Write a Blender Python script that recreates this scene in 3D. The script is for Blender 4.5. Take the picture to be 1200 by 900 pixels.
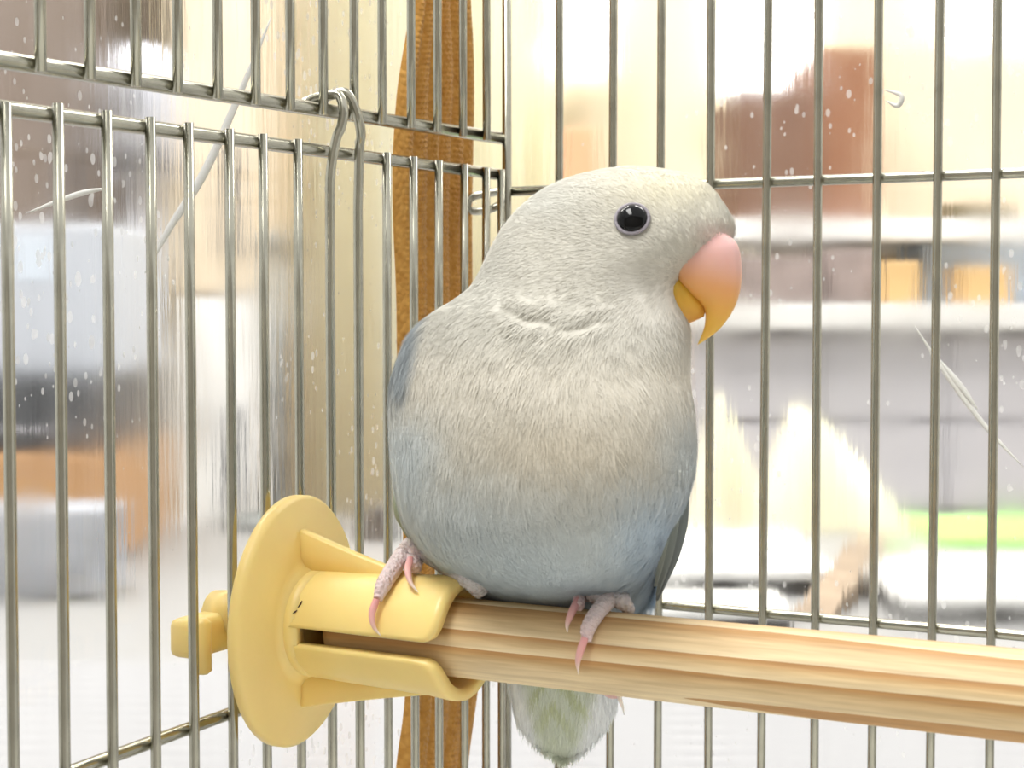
import bpy, math, random
import numpy as np
from mathutils import Vector, Matrix, noise as mnoise
random.seed(7); rng = np.random.default_rng(7)
for o in list(bpy.data.objects): bpy.data.objects.remove(o, do_unlink=True)
scn = bpy.context.scene
col = scn.collection

# ------------------------------------------------------------------ camera
F = 2000.0                       # focal length in px of the 1200x900 photograph
PITCH = math.atan(92.0 / F)
TABLE = 0.75
CZ = TABLE + 0.18                # camera height
cam_d = bpy.data.cameras.new('camera'); cam = bpy.data.objects.new('camera', cam_d); col.objects.link(cam)
cam.location = (0, 0, CZ); cam.rotation_euler = (math.pi / 2 - PITCH, 0, 0)
cam_d.sensor_width = 36; cam_d.lens = F / 1200 * 36; cam_d.clip_start = 0.01; cam_d.clip_end = 50
cam_d.dof.use_dof = True; cam_d.dof.focus_distance = 0.305; cam_d.dof.aperture_fstop = 42
scn.camera = cam

# ------------------------------------------------------------------ light
w = bpy.data.worlds.new('room_light'); scn.world = w; w.use_nodes = True
w.node_tree.nodes['Background'].inputs[0].default_value = (1.0, 0.993, 0.975, 1)
w.node_tree.nodes['Background'].inputs[1].default_value = 0.92
def area(name, loc, target, sx, sy, power, colr=(1, 1, 1)):
    l = bpy.data.lights.new(name, 'AREA'); l.shape = 'RECTANGLE'; l.size = sx; l.size_y = sy
    l.energy = power; l.color = colr
    o = bpy.data.objects.new(name, l); col.objects.link(o); o.location = loc
    o.rotation_euler = (Vector(target) - Vector(loc)).to_track_quat('-Z', 'Y').to_euler()
    return o
area('ceiling_lamp_offscreen', (-0.55, -0.15, 2.6), (-0.55, -0.15, 0), 0.5, 1.2, 31, (1, 0.985, 0.95))
area('ceiling_lamp_offscreen', (0.9, 1.6, 2.6), (0.9, 1.6, 0), 1.2, 0.6, 34, (1, 0.97, 0.92))
area('ceiling_lamp_offscreen', (-0.9, 1.6, 2.6), (-0.9, 1.6, 0), 1.2, 0.6, 40, (1, 0.97, 0.92))
vs = scn.view_settings
vs.view_transform = 'Standard'; vs.look = 'None'; vs.gamma = 1; vs.exposure = 0.2; vs.use_curve_mapping = False

# ------------------------------------------------------------------ geometry of the view
RT = np.array([1., 0, 0]); FW = np.array([0, math.cos(PITCH), -math.sin(PITCH)]); UP = np.array([0, math.sin(PITCH), math.cos(PITCH)])
C0 = np.array([0, 0, CZ])
def P(x, y, d):                                        # pixel + distance along the view axis -> world
    return C0 + d * (FW + (x - 600) / F * RT + (450 - y) / F * UP)
def ray(x, y): return FW + (x - 600) / F * RT + (450 - y) / F * UP
DC = 0.382                                             # cage corner distance
ANG = math.atan2(0.465, 0.885)
A = np.array([math.cos(ANG), -math.sin(ANG), 0]); B = np.array([math.sin(ANG), math.cos(ANG), 0])   # cage local X, Y
K = P(594, 358, DC); K[2] = CZ                         # cage corner at camera height
def loc(p): q = np.asarray(p) - K; return np.array([q @ A, q @ B, q[2]])
def unloc(q): return K + q[0] * A + q[1] * B + np.array([0, 0, q[2]])
def on_side(x, y, off=0.0):                            # pixel -> cage-local point on the side wall (X = off)
    r = ray(x, y); t = (off - (C0 - K) @ A) / (r @ A); return loc(C0 + t * r)
def on_back(x, y, off=0.0):
    r = ray(x, y); t = (off - (C0 - K) @ B) / (r @ B); return loc(C0 + t * r)
def on_z(x, y, z):                                     # pixel -> world point on a level surface
    r = ray(x, y); t = (z - CZ) / r[2]; return C0 + t * r

# ------------------------------------------------------------------ helpers
def lin(c):
    c = np.asarray(c, float) / 255.0
    return np.where(c <= 0.04045, c / 12.92, ((c + 0.055) / 1.055) ** 2.4)
def mk(name, verts, faces, mat, parent=None, smooth=True, cols=None, link=True):
    me = bpy.data.meshes.new(name)
    me.from_pydata([tuple(map(float, v)) for v in verts], [], [tuple(int(i) for i in f) for f in faces])
    if smooth: me.polygons.foreach_set('use_smooth', [True] * len(me.polygons))
    if cols is not None:
        at = me.color_attributes.new('Col', 'FLOAT_COLOR', 'POINT')
        c4 = np.ones((len(verts), 4), np.float32); c4[:, :3] = cols
        at.data.foreach_set('color', c4.ravel())
    me.materials.append(mat); me.update()
    o = bpy.data.objects.new(name, me); col.objects.link(o)
    if parent is not None: o.parent = parent
    return o
def empty(name, l=(0, 0, 0), rz=0.0):
    o = bpy.data.objects.new(name, None); col.objects.link(o); o.location = l; o.rotation_euler = (0, 0, rz)
    o.empty_display_size = 0.02; return o
def tag(o, label=None, cat=None, group=None, kind=None):
    if label: o['label'] = label
    if cat: o['category'] = cat
    if group: o['group'] = group
    if kind: o['kind'] = kind
    return o
def catmull(pts, n=6):
    pts = np.asarray(pts, float); out = []
    q = np.vstack([2 * pts[0] - pts[1], pts, 2 * pts[-1] - pts[-2]])
    for i in range(1, len(q) - 2):
        for k in range(n):
            t = k / n; p0, p1, p2, p3 = q[i - 1:i + 3]
            out.append(0.5 * (2 * p1 + (p2 - p0) * t + (2 * p0 - 5 * p1 + 4 * p2 - p3) * t * t + (-p0 + 3 * p1 - 3 * p2 + p3) * t ** 3))
    out.append(pts[-1]); return np.array(out)
def tube(pts, rad, sides=10, cap=True):
    pts = np.asarray(pts, float); n = len(pts)
    rad = np.broadcast_to(np.asarray(rad, float), (n,))
    T = np.gradient(pts, axis=0); T /= np.linalg.norm(T, axis=1)[:, None] + 1e-12
    u = np.cross(T[0], [0, 0, 1.0]);
    if np.linalg.norm(u) < 1e-3: u = np.cross(T[0], [1.0, 0, 0])
    u /= np.linalg.norm(u); V = []; Fc = []
    for i in range(n):
        u = u - (u @ T[i]) * T[i]; u /= np.linalg.norm(u); v = np.cross(T[i], u)
        for k in range(sides):
            a = 2 * math.pi * k / sides
            V.append(pts[i] + rad[i] * (math.cos(a) * u + math.sin(a) * v))
    for i in range(n - 1):
        for k in range(sides):
            k2 = (k + 1) % sides
            Fc.append((i * sides + k, i * sides + k2, (i + 1) * sides + k2, (i + 1) * sides + k))
    if cap:
        Fc.append(tuple(range(sides - 1, -1, -1))); Fc.append(tuple((n - 1) * sides + k for k in range(sides)))
    return V, Fc
def join(*parts):
    V = []; Fc = []
    for v, f in parts:
        b = len(V); V += list(v); Fc += [tuple(i + b for i in q) for q in f]
    return V, Fc
def boxm(x0, x1, y0, y1, z0, z1, bev=0.0):
    # box with chamfered edges: 24 verts when bev > 0
    if bev <= 0:
        v = [(x, y, z) for x in (x0, x1) for y in (y0, y1) for z in (z0, z1)]
        f = [(0, 1, 3, 2), (4, 6, 7, 5), (0, 4, 5, 1), (2, 3, 7, 6), (0, 2, 6, 4), (1, 5, 7, 3)]
        return v, f
    import bmesh
    bm = bmesh.new(); bmesh.ops.create_cube(bm, size=1)
    bmesh.ops.scale(bm, vec=(x1 - x0, y1 - y0, z1 - z0), verts=bm.verts)
    bmesh.ops.translate(bm, vec=((x0 + x1) / 2, (y0 + y1) / 2, (z0 + z1) / 2), verts=bm.verts)
    bmesh.ops.bevel(bm, geom=list(bm.edges), offset=bev, segments=2, affect='EDGES', profile=0.5)
    bm.verts.index_update()
    v = [tuple(q.co) for q in bm.verts]; f = [tuple(q.index for q in p.verts) for p in bm.faces]; bm.free(); return v, f
def loftm(rows, closed_caps=True):                     # rows: (n, m, 3)
    rows = np.asarray(rows); n, m, _ = rows.shape; V = rows.reshape(-1, 3).tolist(); Fc = []
    for i in range(n - 1):
        for k in range(m):
            k2 = (k + 1) % m
            Fc.append((i * m + k, i * m + k2, (i + 1) * m + k2, (i + 1) * m + k))
    if closed_caps:
        Fc.append(tuple(range(m - 1, -1, -1))); Fc.append(tuple((n - 1) * m + k for k in range(m)))
    return V, Fc

# ------------------------------------------------------------------ materials
def new_mat(name):
    m = bpy.data.materials.new(name); m.use_nodes = True
    nt = m.node_tree; return m, nt, nt.nodes['Principled BSDF'], nt.links
def plain(name, srgb, rough=0.5, metal=0.0, var=0.06, scale=8.0, bump=0.0, bscale=60.0, spec=0.5, sss=0.0, stretch=(1, 1, 1)):
    m, nt, b, L = new_mat(name)
    tc = nt.nodes.new('ShaderNodeTexCoord'); mp = nt.nodes.new('ShaderNodeMapping'); mp.inputs['Scale'].default_value = stretch
    L.new(tc.outputs['Object'], mp.inputs['Vector'])
    n = nt.nodes.new('ShaderNodeTexNoise'); n.inputs['Scale'].default_value = scale; n.inputs['Detail'].default_value = 4
    L.new(mp.outputs[0], n.inputs['Vector'])
    r = nt.nodes.new('ShaderNodeValToRGB'); c = lin(srgb)
    r.color_ramp.elements[0].position = 0.3; r.color_ramp.elements[1].position = 0.7
    r.color_ramp.elements[0].color = (*np.clip(c * (1 - var), 0, 1), 1); r.color_ramp.elements[1].color = (*np.clip(c * (1 + var), 0, 1), 1)
    L.new(n.outputs['Fac'], r.inputs[0]); L.new(r.outputs[0], b.inputs['Base Color'])
    b.inputs['Roughness'].default_value = rough; b.inputs['Metallic'].default_value = metal
    b.inputs['Specular IOR Level'].default_value = spec
    if sss > 0:
        b.inputs['Subsurface Weight'].default_value = sss; b.inputs['Subsurface Radius'].default_value = (1, 0.6, 0.3); b.inputs['Subsurface Scale'].default_value = 0.002
    if bump > 0:
        n2 = nt.nodes.new('ShaderNodeTexNoise'); n2.inputs['Scale'].default_value = bscale; n2.inputs['Detail'].default_value = 5
        L.new(mp.outputs[0], n2.inputs['Vector'])
        bp = nt.nodes.new('ShaderNodeBump'); bp.inputs['Strength'].default_value = bump; bp.inputs['Distance'].default_value = 0.001
        L.new(n2.outputs['Fac'], bp.inputs['Height']); L.new(bp.outputs[0], b.inputs['Normal'])
    return m
def colored(name, rough=0.8, spec=0.2, sheen=0.0, bump=0.0, bscale=900.0, sss=0.0):
    m, nt, b, L = new_mat(name)
    a = nt.nodes.new('ShaderNodeAttribute'); a.attribute_name = 'Col'; L.new(a.outputs['Color'], b.inputs['Base Color'])
    b.inputs['Roughness'].default_value = rough; b.inputs['Specular IOR Level'].default_value = spec
    b.inputs['Sheen Weight'].default_value = sheen
    if sss > 0:
        b.inputs['Subsurface Weight'].default_value = sss; b.inputs['Subsurface Radius'].default_value = (1, 0.5, 0.3); b.inputs['Subsurface Scale'].default_value = 0.0015
    if bump > 0:
        tc = nt.nodes.new('ShaderNodeTexCoord'); v = nt.nodes.new('ShaderNodeTexVoronoi'); v.inputs['Scale'].default_value = bscale
        L.new(tc.outputs['Object'], v.inputs['Vector'])
        bp = nt.nodes.new('ShaderNodeBump'); bp.inputs['Strength'].default_value = bump; bp.inputs['Distance'].default_value = 0.0004; bp.invert = True
        L.new(v.outputs['Distance'], bp.inputs['Height']); L.new(bp.outputs[0], b.inputs['Normal'])
    return m
M = {}
M['wire'] = plain('galvanised_wire', (176, 174, 160), 0.24, 1.0, 0.12, 160, 0, 400)
M['yellow'] = plain('yellow_plastic', (250, 220, 140), 0.36, 0, 0.035, 60, 0.06, 300, 0.5, 0.25)
M['feather'] = colored('feather', 0.75, 0.15, 0.15)
M['skin'] = colored('scaly_skin', 0.55, 0.4, 0.0, 0.9, 1500.0, 0.1)
M['horn'] = colored('beak_horn', 0.38, 0.35, 0.0, 0.0, 1, 0.3)
M['eye'] = plain('eye_black', (5, 5, 6), 0.03, 0, 0.0, 10, 0, 1, 0.28)
M['eyering'] = plain('eye_ring_skin', (150, 144, 152), 0.5, 0, 0.05, 900, 0.3, 2000)

def wood_mat():
    m, nt, b, L = new_mat('perch_wood')
    tc = nt.nodes.new('ShaderNodeTexCoord'); mp = nt.nodes.new('ShaderNodeMapping')
    mp.inputs['Scale'].default_value = (0.035, 1, 1); mp.inputs['Location'].default_value = (0, 0.0085, 0.0105)
    L.new(tc.outputs['Object'], mp.inputs['Vector'])
    n0 = nt.nodes.new('ShaderNodeTexNoise'); n0.inputs['Scale'].default_value = 190; n0.inputs['Detail'].default_value = 2
    L.new(mp.outputs[0], n0.inputs['Vector'])
    mx = nt.nodes.new('ShaderNodeVectorMath'); mx.operation = 'MULTIPLY_ADD'
    L.new(n0.outputs['Color'], mx.inputs[0]); mx.inputs[1].default_value = (0.0, 0.0042, 0.0042); L.new(mp.outputs[0], mx.inputs[2])
    wv = nt.nodes.new('ShaderNodeTexWave'); wv.wave_type = 'RINGS'; wv.rings_direction = 'X'; wv.wave_profile = 'SAW'
    wv.inputs['Scale'].default_value = 95; wv.inputs['Distortion'].default_value = 0.6; wv.inputs['Detail'].default_value = 1
    L.new(mx.outputs[0], wv.inputs['Vector'])
    r = nt.nodes.new('ShaderNodeValToRGB'); e = r.color_ramp.elements
    e[0].position = 0.0; e[0].color = (*lin((234, 214, 176)), 1); e[1].position = 1.0; e[1].color = (*lin((186, 140, 86)), 1)
    k = r.color_ramp.elements.new(0.45); k.color = (*lin((224, 196, 150)), 1)
    k = r.color_ramp.elements.new(0.85); k.color = (*lin((192, 148, 94)), 1)
    L.new(wv.outputs['Fac'], r.inputs[0])
    mp2 = nt.nodes.new('ShaderNodeMapping'); mp2.inputs['Scale'].default_value = (0.05, 1, 1); L.new(tc.outputs['Object'], mp2.inputs['Vector'])
    n1 = nt.nodes.new('ShaderNodeTexNoise'); n1.inputs['Scale'].default_value = 1300; n1.inputs['Detail'].default_value = 4; L.new(mp2.outputs[0], n1.inputs['Vector'])
    r1 = nt.nodes.new('ShaderNodeValToRGB'); r1.color_ramp.elements[0].color = (.80, .76, .70, 1); r1.color_ramp.elements[0].position = .3
    r1.color_ramp.elements[1].color = (1.08, 1.08, 1.06, 1); r1.color_ramp.elements[1].position = .7
    L.new(n1.outputs['Fac'], r1.inputs[0])
    mm = nt.nodes.new('ShaderNodeMixRGB'); mm.blend_type = 'MULTIPLY'; mm.inputs[0].default_value = 1
    L.new(r.outputs[0], mm.inputs[1]); L.new(r1.outputs[0], mm.inputs[2]); L.new(mm.outputs[0], b.inputs['Base Color'])
    b.inputs['Roughness'].default_value = 0.55
    bp = nt.nodes.new('ShaderNodeBump'); bp.inputs['Strength'].default_value = 0.25; bp.inputs['Distance'].default_value = 0.0004
    L.new(n1.outputs['Fac'], bp.inputs['Height']); L.new(bp.outputs[0], b.inputs['Normal'])
    return m
M['wood'] = wood_mat()

def sheet_mat(name, axis_scale, specks=1.0):
    m, nt, b, L = new_mat(name)
    tc = nt.nodes.new('ShaderNodeTexCoord'); mp = nt.nodes.new('ShaderNodeMapping'); mp.inputs['Scale'].default_value = axis_scale
    L.new(tc.outputs['Object'], mp.inputs['Vector'])
    n = nt.nodes.new('ShaderNodeTexNoise'); n.inputs['Scale'].default_value = 600; n.inputs['Detail'].default_value = 5; L.new(mp.outputs[0], n.inputs['Vector'])
    n2 = nt.nodes.new('ShaderNodeTexNoise'); n2.inputs['Scale'].default_value = 40; n2.inputs['Detail'].default_value = 2; L.new(tc.outputs['Object'], n2.inputs['Vector'])
    b.inputs['Transmission Weight'].default_value = 1.0; b.inputs['IOR'].default_value = 1.35
    b.inputs['Base Color'].default_value = (0.99, 0.99, 0.985, 1)
    rr = nt.nodes.new('ShaderNodeMapRange'); rr.inputs[1].default_value = 0.35; rr.inputs[2].default_value = 0.65; rr.inputs[3].default_value = 0.04; rr.inputs[4].default_value = 0.12
    L.new(n2.outputs['Fac'], rr.inputs[0]); L.new(rr.outputs[0], b.inputs['Roughness'])
    bp = nt.nodes.new('ShaderNodeBump'); bp.inputs['Strength'].default_value = 0.06; bp.inputs['Distance'].default_value = 0.0003
    L.new(n.outputs['Fac'], bp.inputs['Height']); L.new(bp.outputs[0], b.inputs['Normal'])
    # dried water spots and dust
    mp3 = nt.nodes.new('ShaderNodeMapping'); mp3.inputs['Scale'].default_value = (1, 1, 0.6); L.new(tc.outputs['Object'], mp3.inputs['Vector'])
    v = nt.nodes.new('ShaderNodeTexVoronoi'); v.inputs['Scale'].default_value = 460; L.new(mp3.outputs[0], v.inputs['Vector'])
    sz = nt.nodes.new('ShaderNodeMath'); sz.operation = 'MULTIPLY'
    L.new(v.outputs['Color'], sz.inputs[0]); n3 = nt.nodes.new('ShaderNodeTexNoise'); n3.inputs['Scale'].default_value = 22; L.new(tc.outputs['Object'], n3.inputs['Vector'])
    r3 = nt.nodes.new('ShaderNodeMapRange'); r3.inputs[1].default_value = 0.38; r3.inputs[2].default_value = 0.60; r3.inputs[3].default_value = 0.0; r3.inputs[4].default_value = 0.40 * specks
    L.new(n3.outputs['Fac'], r3.inputs[0]); L.new(r3.outputs[0], sz.inputs[1])
    lt = nt.nodes.new('ShaderNodeMath'); lt.operation = 'LESS_THAN'; L.new(v.outputs['Distance'], lt.inputs[0]); L.new(sz.outputs[0], lt.inputs[1])
    fa = nt.nodes.new('ShaderNodeMath'); fa.operation = 'MULTIPLY'; L.new(lt.outputs[0], fa.inputs[0]); fa.inputs[1].default_value = 0.45
    d = nt.nodes.new('ShaderNodeBsdfTranslucent'); d.inputs[0].default_value = (.95, .95, .95, 1)
    d2 = nt.nodes.new('ShaderNodeBsdfDiffuse'); d2.inputs[0].default_value = (.95, .95, .95, 1)
    ad = nt.nodes.new('ShaderNodeMixShader'); L.new(d.outputs[0], ad.inputs[1]); L.new(d2.outputs[0], ad.inputs[2])
    ms = nt.nodes.new('ShaderNodeMixShader'); L.new(fa.outputs[0], ms.inputs[0]); L.new(b.outputs[0], ms.inputs[1]); L.new(ad.outputs[0], ms.inputs[2])
    L.new(ms.outputs[0], nt.nodes['Material Output'].inputs['Surface'])
    return m
M['sheet'] = sheet_mat('scratched_clear_acrylic', (1, 1, 0.06), 1.0)

# ------------------------------------------------------------------ room
def bgbox(name, x0, y0, x1, y1, d, depth, mat, label=None, cat=None, zbot=None, group=None, kind=None, parent=None, bev=0.004):
    p0 = P(x0, y1, d); p1 = P(x1, y0, d); zb = p0[2] if zbot is None else zbot
    cx = (p0[0] + p1[0]) / 2; yy = (P(x0, y0, d)[1] + p0[1]) / 2
    if parent is None:
        hx = (p1[0] - p0[0]) / 2
        v, f = boxm(-hx, hx, 0, depth, 0, p1[2] - zb, min(bev, (p1[2] - zb) * .2))
        o = mk(name, v, f, mat, None, False); o.location = (cx, yy, zb)
        tag(o, label, cat, group, kind)
    else:
        l = np.array(parent.location)
        v, f = boxm(p0[0] - l[0], p1[0] - l[0], yy - l[1], yy - l[1] + depth, zb - l[2], p1[2] - l[2], min(bev, (p1[2] - zb) * .2))
        o = mk(name, v, f, mat, parent, False)
    return o
BACKY = 3.0
m_wall = plain('cream_wall_paint', (232, 220, 194), 0.8, 0, 0.02, 3)
m_floor = plain('grey_floor', (190, 180, 168), 0.6, 0, 0.06, 3)
v, f = boxm(-3.0, 3.0, 0, 0.1, 0, 2.7); o = mk('wall_back', v, f, m_wall, None, False); o.location = (0, BACKY, 0); tag(o, 'cream painted wall behind the shelf and window', 'wall', kind='structure')
v, f = boxm(-3.0, 3.0, -1.5, BACKY, -0.1, 0); o = mk('floor', v, f, m_floor, None, False); tag(o, 'plain grey floor under the white table', 'floor', kind='structure')
v, f = boxm(-3.0, 3.0, -0.1, 0, 0, 2.7); o = mk('added_wall_front', v, f, plain('added_wall_grey', (158, 156, 152), 0.8, 0, 0.03, 3), None, False); o.location = (0, -1.5, 0); tag(o, 'unseen wall facing the open side of the cage, added to darken wire reflections', 'wall', kind='structure')  # unseen wall, added to give the wires a darker reflected core

# white table the cage stands on
t = empty('table', (0.15, 0.6, 0)); tag(t, 'large pale grey-white table carrying the bird cage', 'table')
m_table = plain('white_table_laminate', (152, 152, 152), 0.45, 0, 0.03, 6)
v, f = boxm(-1.0, 1.0, -0.72, 0.86, TABLE - 0.03, TABLE, 0.004); mk('table_top', v, f, m_table, t, False)
for sx in (-0.94, 0.94):
    for sy in (-0.66, 0.80):
        v, f = boxm(sx - 0.025, sx + 0.025, sy - 0.025, sy + 0.025, 0, TABLE - 0.03, 0.003); mk('leg', v, f, m_table, t, False)

# window on the back wall
m_glow, nt, b_, L_ = new_mat('daylight_pane'); b_.inputs['Emission Color'].default_value = (1, 1, 1, 1); b_.inputs['Emission Strength'].default_value = 3.0
m_frame = plain('white_window_frame', (240, 238, 232), 0.5)
def window(n, x0, y0, x1, y1, label):
    d = BACKY - 0.085
    wd = empty('window_%d' % n, P((x0 + x1) / 2, y1, d)); wd['kind'] = 'structure'; wd['label'] = label
    bgbox('pane', x0, y0, x1, y1, d, 0.01, m_glow, parent=wd)
    bw = 10
    for a0, b0, a1, b1 in ((x0 - bw, y0 - bw, x0, y1 + bw), (x1, y0 - bw, x1 + bw, y1 + bw), (x0, y0 - bw, x1, y0), (x0, y1, x1, y1 + bw)):
        bgbox('window_frame', a0, b0, a1, b1, d - 0.02, 0.03, m_frame, parent=wd, bev=0.002)
window(1, 850, -260, 952, 108, 'bright white window behind the brown boxes')
window(2, 628, -260, 716, 78, 'narrow bright white window next to the pale yellow curtain')
window(3, 1112, -260, 1290, 40, 'bright white window above the white wall shelf')

# ---- far right: counter, shelf and what stands on them
m_white = plain('white_board', (228, 228, 226), 0.5, 0, 0.015)
m_lilac = plain('grey_lilac_front', (196, 195, 200), 0.6, 0, 0.06, 3, stretch=(1, 1, 8))
m_brown = plain('brown_cardboard', (140, 92, 62), 0.7, 0, 0.14, 4)
m_brown2 = plain('dark_brown_cardboard', (116, 84, 66), 0.7, 0, 0.14, 4)
m_tan = plain('tan_cardboard', (202, 168, 116), 0.7, 0, 0.06)
m_blue = plain('pale_blue_plastic', (206, 220, 236), 0.5, 0, 0.04)
m_mauve = plain('mauve_grey_cloth', (142, 128, 124), 0.8, 0, 0.4, 14, 0.5, 20)
m_dark = plain('dark_grey_plastic', (78, 78, 78), 0.5, 0, 0.15, 12)
m_beige = plain('beige_panel', (226, 210, 184), 0.6, 0, 0.04)
d = 2.2
ct = empty('counter', (P(1030, 385, d)[0], P(1030, 385, d)[1], 0)); tag(ct, 'long grey-fronted counter with a white top behind the cage', 'counter')
ztop = P(0, 356, d)[2]; zund = P(0, 386, d)[2]
l = np.array(ct.location); xa = P(806, 0, d)[0] - l[0]; xb = P(1420, 0, d)[0] - l[0]
v, f = boxm(xa, xb, -0.02, 0.45, zund, ztop, 0.003); mk('counter_top', v, f, m_white, ct, False)
v, f = boxm(xa + 0.01, xb - 0.01, 0.02, 0.44, 0, zund, 0.003); mk('body', v, f, m_lilac, ct, False)
nd = 4
for i in range(nd):
    for j in range(3):
        x0 = xa + 0.015 + (xb - xa - 0.03) * i / nd; x1 = xa + 0.015 + (xb - xa - 0.03) * (i + 1) / nd
        z1 = zund - 0.008 - j * 0.115
        v, f = boxm(x0 + 0.003, x1 - 0.003, 0.008, 0.02, z1 - 0.108, z1, 0.002); mk('drawer', v, f, m_lilac, ct, False)
zc = ztop
def on_counter(name, x0, y0, x1, dd, dep, mat, label, cat, group=None): return bgbox(name, x0, y0, x1, 400, dd, dep, mat, label, cat, zbot=zc, group=group)
on_counter('folded_cloth', 866, 300, 962, 2.24, 0.14, m_mauve, 'mauve-grey folded cloth on the counter under the brown boxes', 'cloth')
on_counter('folded_cloth', 964, 292, 1030, 2.26, 0.14, m_mauve, 'taller mauve-grey folded cloth beside the tan carton', 'cloth')
on_counter('cardboard_box', 1036, 306, 1078, 2.24, 0.1, m_tan, 'small tan carton next to the folded cloth on the counter', 'box')
on_counter('cardboard_box', 1130, 312, 1186, 2.24, 0.1, m_tan, 'wide tan carton in front of the pale blue bin', 'box')
on_counter('storage_bin', 1084, 286, 1230, 2.38, 0.16, m_blue, 'pale blue plastic bin standing behind the cartons', 'bin')
# wall shelf
sh = empty('wall_shelf', (P(1040, 285, 2.3)[0], BACKY, P(0, 282, 2.3)[2])); tag(sh, 'white wall shelf on brackets carrying the brown boxes', 'shelf')
l = np.array(sh.location); zs0 = P(0, 282, 2.3)[2]; zs1 = P(0, 256, 2.3)[2]
v, f = boxm(P(840, 0, 2.3)[0] - l[0], P(1420, 0, 2.3)[0] - l[0], P(0, 270, 2.3)[1] - BACKY, 0, 0, zs1 - zs0, 0.003); mk('board', v, f, m_white, sh, False)
for bx in (-0.15, 0.25):
    mk('bracket', [(bx, -0.5, 0), (bx + .02, -0.5, 0), (bx, 0, 0), (bx + .02, 0, 0), (bx, 0, -.2), (bx + .02, 0, -.2)], [(0, 1, 3, 2), (0, 2, 4), (1, 5, 3), (0, 4, 5, 1), (2, 3, 5, 4)], m_white, sh, False)
bgbox('storage_box', 864, 104, 958, 256, 2.34, 0.3, m_brown2, 'shorter brown box on the white wall shelf', 'box', zbot=zs1)
bgbox('storage_box', 960, 56, 1030, 256, 2.34, 0.3, m_brown, 'taller brown box on the white wall shelf', 'box', zbot=zs1)
bgbox('picture_panel', 1044, 56, 1330, 256, 2.6, 0.02, m_beige, 'plain beige board leaning on the white wall shelf', 'board', zbot=zs1)
bgbox('tape_dispenser', 1110, 238, 1196, 256, 2.33, 0.05, plain('olive_plastic', (110, 98, 70), 0.5), 'low olive-brown strip lying on the white wall shelf', 'box', zbot=zs1)
bgbox('orange_box', 662, 150, 700, 300, 2.6, 0.1, plain('orange_card', (232, 176, 138), 0.7), 'tall orange carton standing on the floor beside the pale yellow curtain', 'box', zbot=0.0)

# ---- on the table behind the cage
m_cream = plain('cream_cloth', (246, 240, 212), 0.85, 0, 0.03, 6, 0.3, 30)
def heap(name, x0, xp, x1, yt, ybase, mat, label):                # draped cloth heap: a soft ridge with folds
    g = on_z((x0 + x1) / 2, ybase, TABLE); dd = (g - C0) @ FW
    W = (x1 - x0) / F * dd; H = P(0, yt, dd)[2] - TABLE; pk = (xp - x0) / (x1 - x0); V = []; Fc = []; n, k = 26, 14
    for i in range(n + 1):
        for j in range(k + 1):
            s = i / n; q = j / k
            e = (s / pk if s < pk else (1 - s) / (1 - pk)); e = e ** 0.8
            prof = math.sin(math.pi * min(1, q * 1.0)) ** 0.6
            h = H * e * prof * (1 + 0.05 * math.sin(9 * s + 5 * q))
            V.append(((s - 0.5) * W, (q - 0.2) * W * 0.6 + 0.006 * math.sin(14 * s), h + 0.0005))
    for i in range(n):
        for j in range(k):
            a = i * (k + 1) + j; Fc.append((a, a + k + 1, a + k + 2, a + 1))
    nb = len(V); V += [(x, y, 0) for x, y, z in V]                 # underside
    Fc += [tuple(nb + i for i in reversed(q)) for q in Fc]
    o = mk(name, V, Fc, mat); o.location = (g[0], g[1], TABLE); return tag(o, label, 'cloth')
heap('draped_cloth', 806, 842, 905, 452, 628, m_cream, 'smaller cream cloth heap on the table with a steep peak')
heap('draped_cloth', 888, 936, 1068, 466, 622, m_cream, 'larger cream cloth heap with a long slope on the table')
m_black = plain('dark_board_edge', (62, 60, 58), 0.6, 0, 0.2, 20)  # dark strip along the underside of each white board
def board(x0, x1, yfar, ynear, label):
    h = 0.016
    a = on_z(x0, ynear, TABLE + h); b2 = on_z(x1, ynear, TABLE + h); c = on_z(x0, yfar, TABLE + h)
    o = mk('serving_board', *boxm(a[0], b2[0], a[1], c[1], 0.009, h, 0.002), m_white, None, False)
    me = o.data; cx = (a[0] + b2[0]) / 2
    for vv in me.vertices: vv.co.x -= cx; vv.co.y -= a[1]
    o.location = (cx, a[1], TABLE); tag(o, label, 'board')
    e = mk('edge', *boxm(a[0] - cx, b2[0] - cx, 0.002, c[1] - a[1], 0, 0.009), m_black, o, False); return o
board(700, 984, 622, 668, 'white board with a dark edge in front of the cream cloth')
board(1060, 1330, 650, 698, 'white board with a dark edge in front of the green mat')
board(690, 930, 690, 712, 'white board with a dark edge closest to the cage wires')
g0 = on_z(1100, 642, TABLE); g1 = on_z(1300, 612, TABLE)
m_green = plain('bright_green_mat', (166, 232, 112), 0.7, 0, 0.06)
o = mk('green_mat', *boxm(0, g1[0] - g0[0] + .06, 0, g1[1] - g0[1], 0, 0.006, 0.001), m_green, None, False); o.location = (g0[0], g0[1], TABLE); tag(o, 'bright green flat mat on the far edge of the table', 'mat')
g0 = on_z(1046, 668, TABLE)
o = mk('green_sponge', *boxm(-0.014, 0.014, 0, 0.03, 0, 0.016, 0.004), plain('green_sponge', (128, 178, 92), 0.9, 0, 0.1, 60, 0.5, 200), None, False); o.location = (g0[0], g0[1], TABLE); tag(o, 'small green block between the two white boards', 'sponge')
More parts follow.
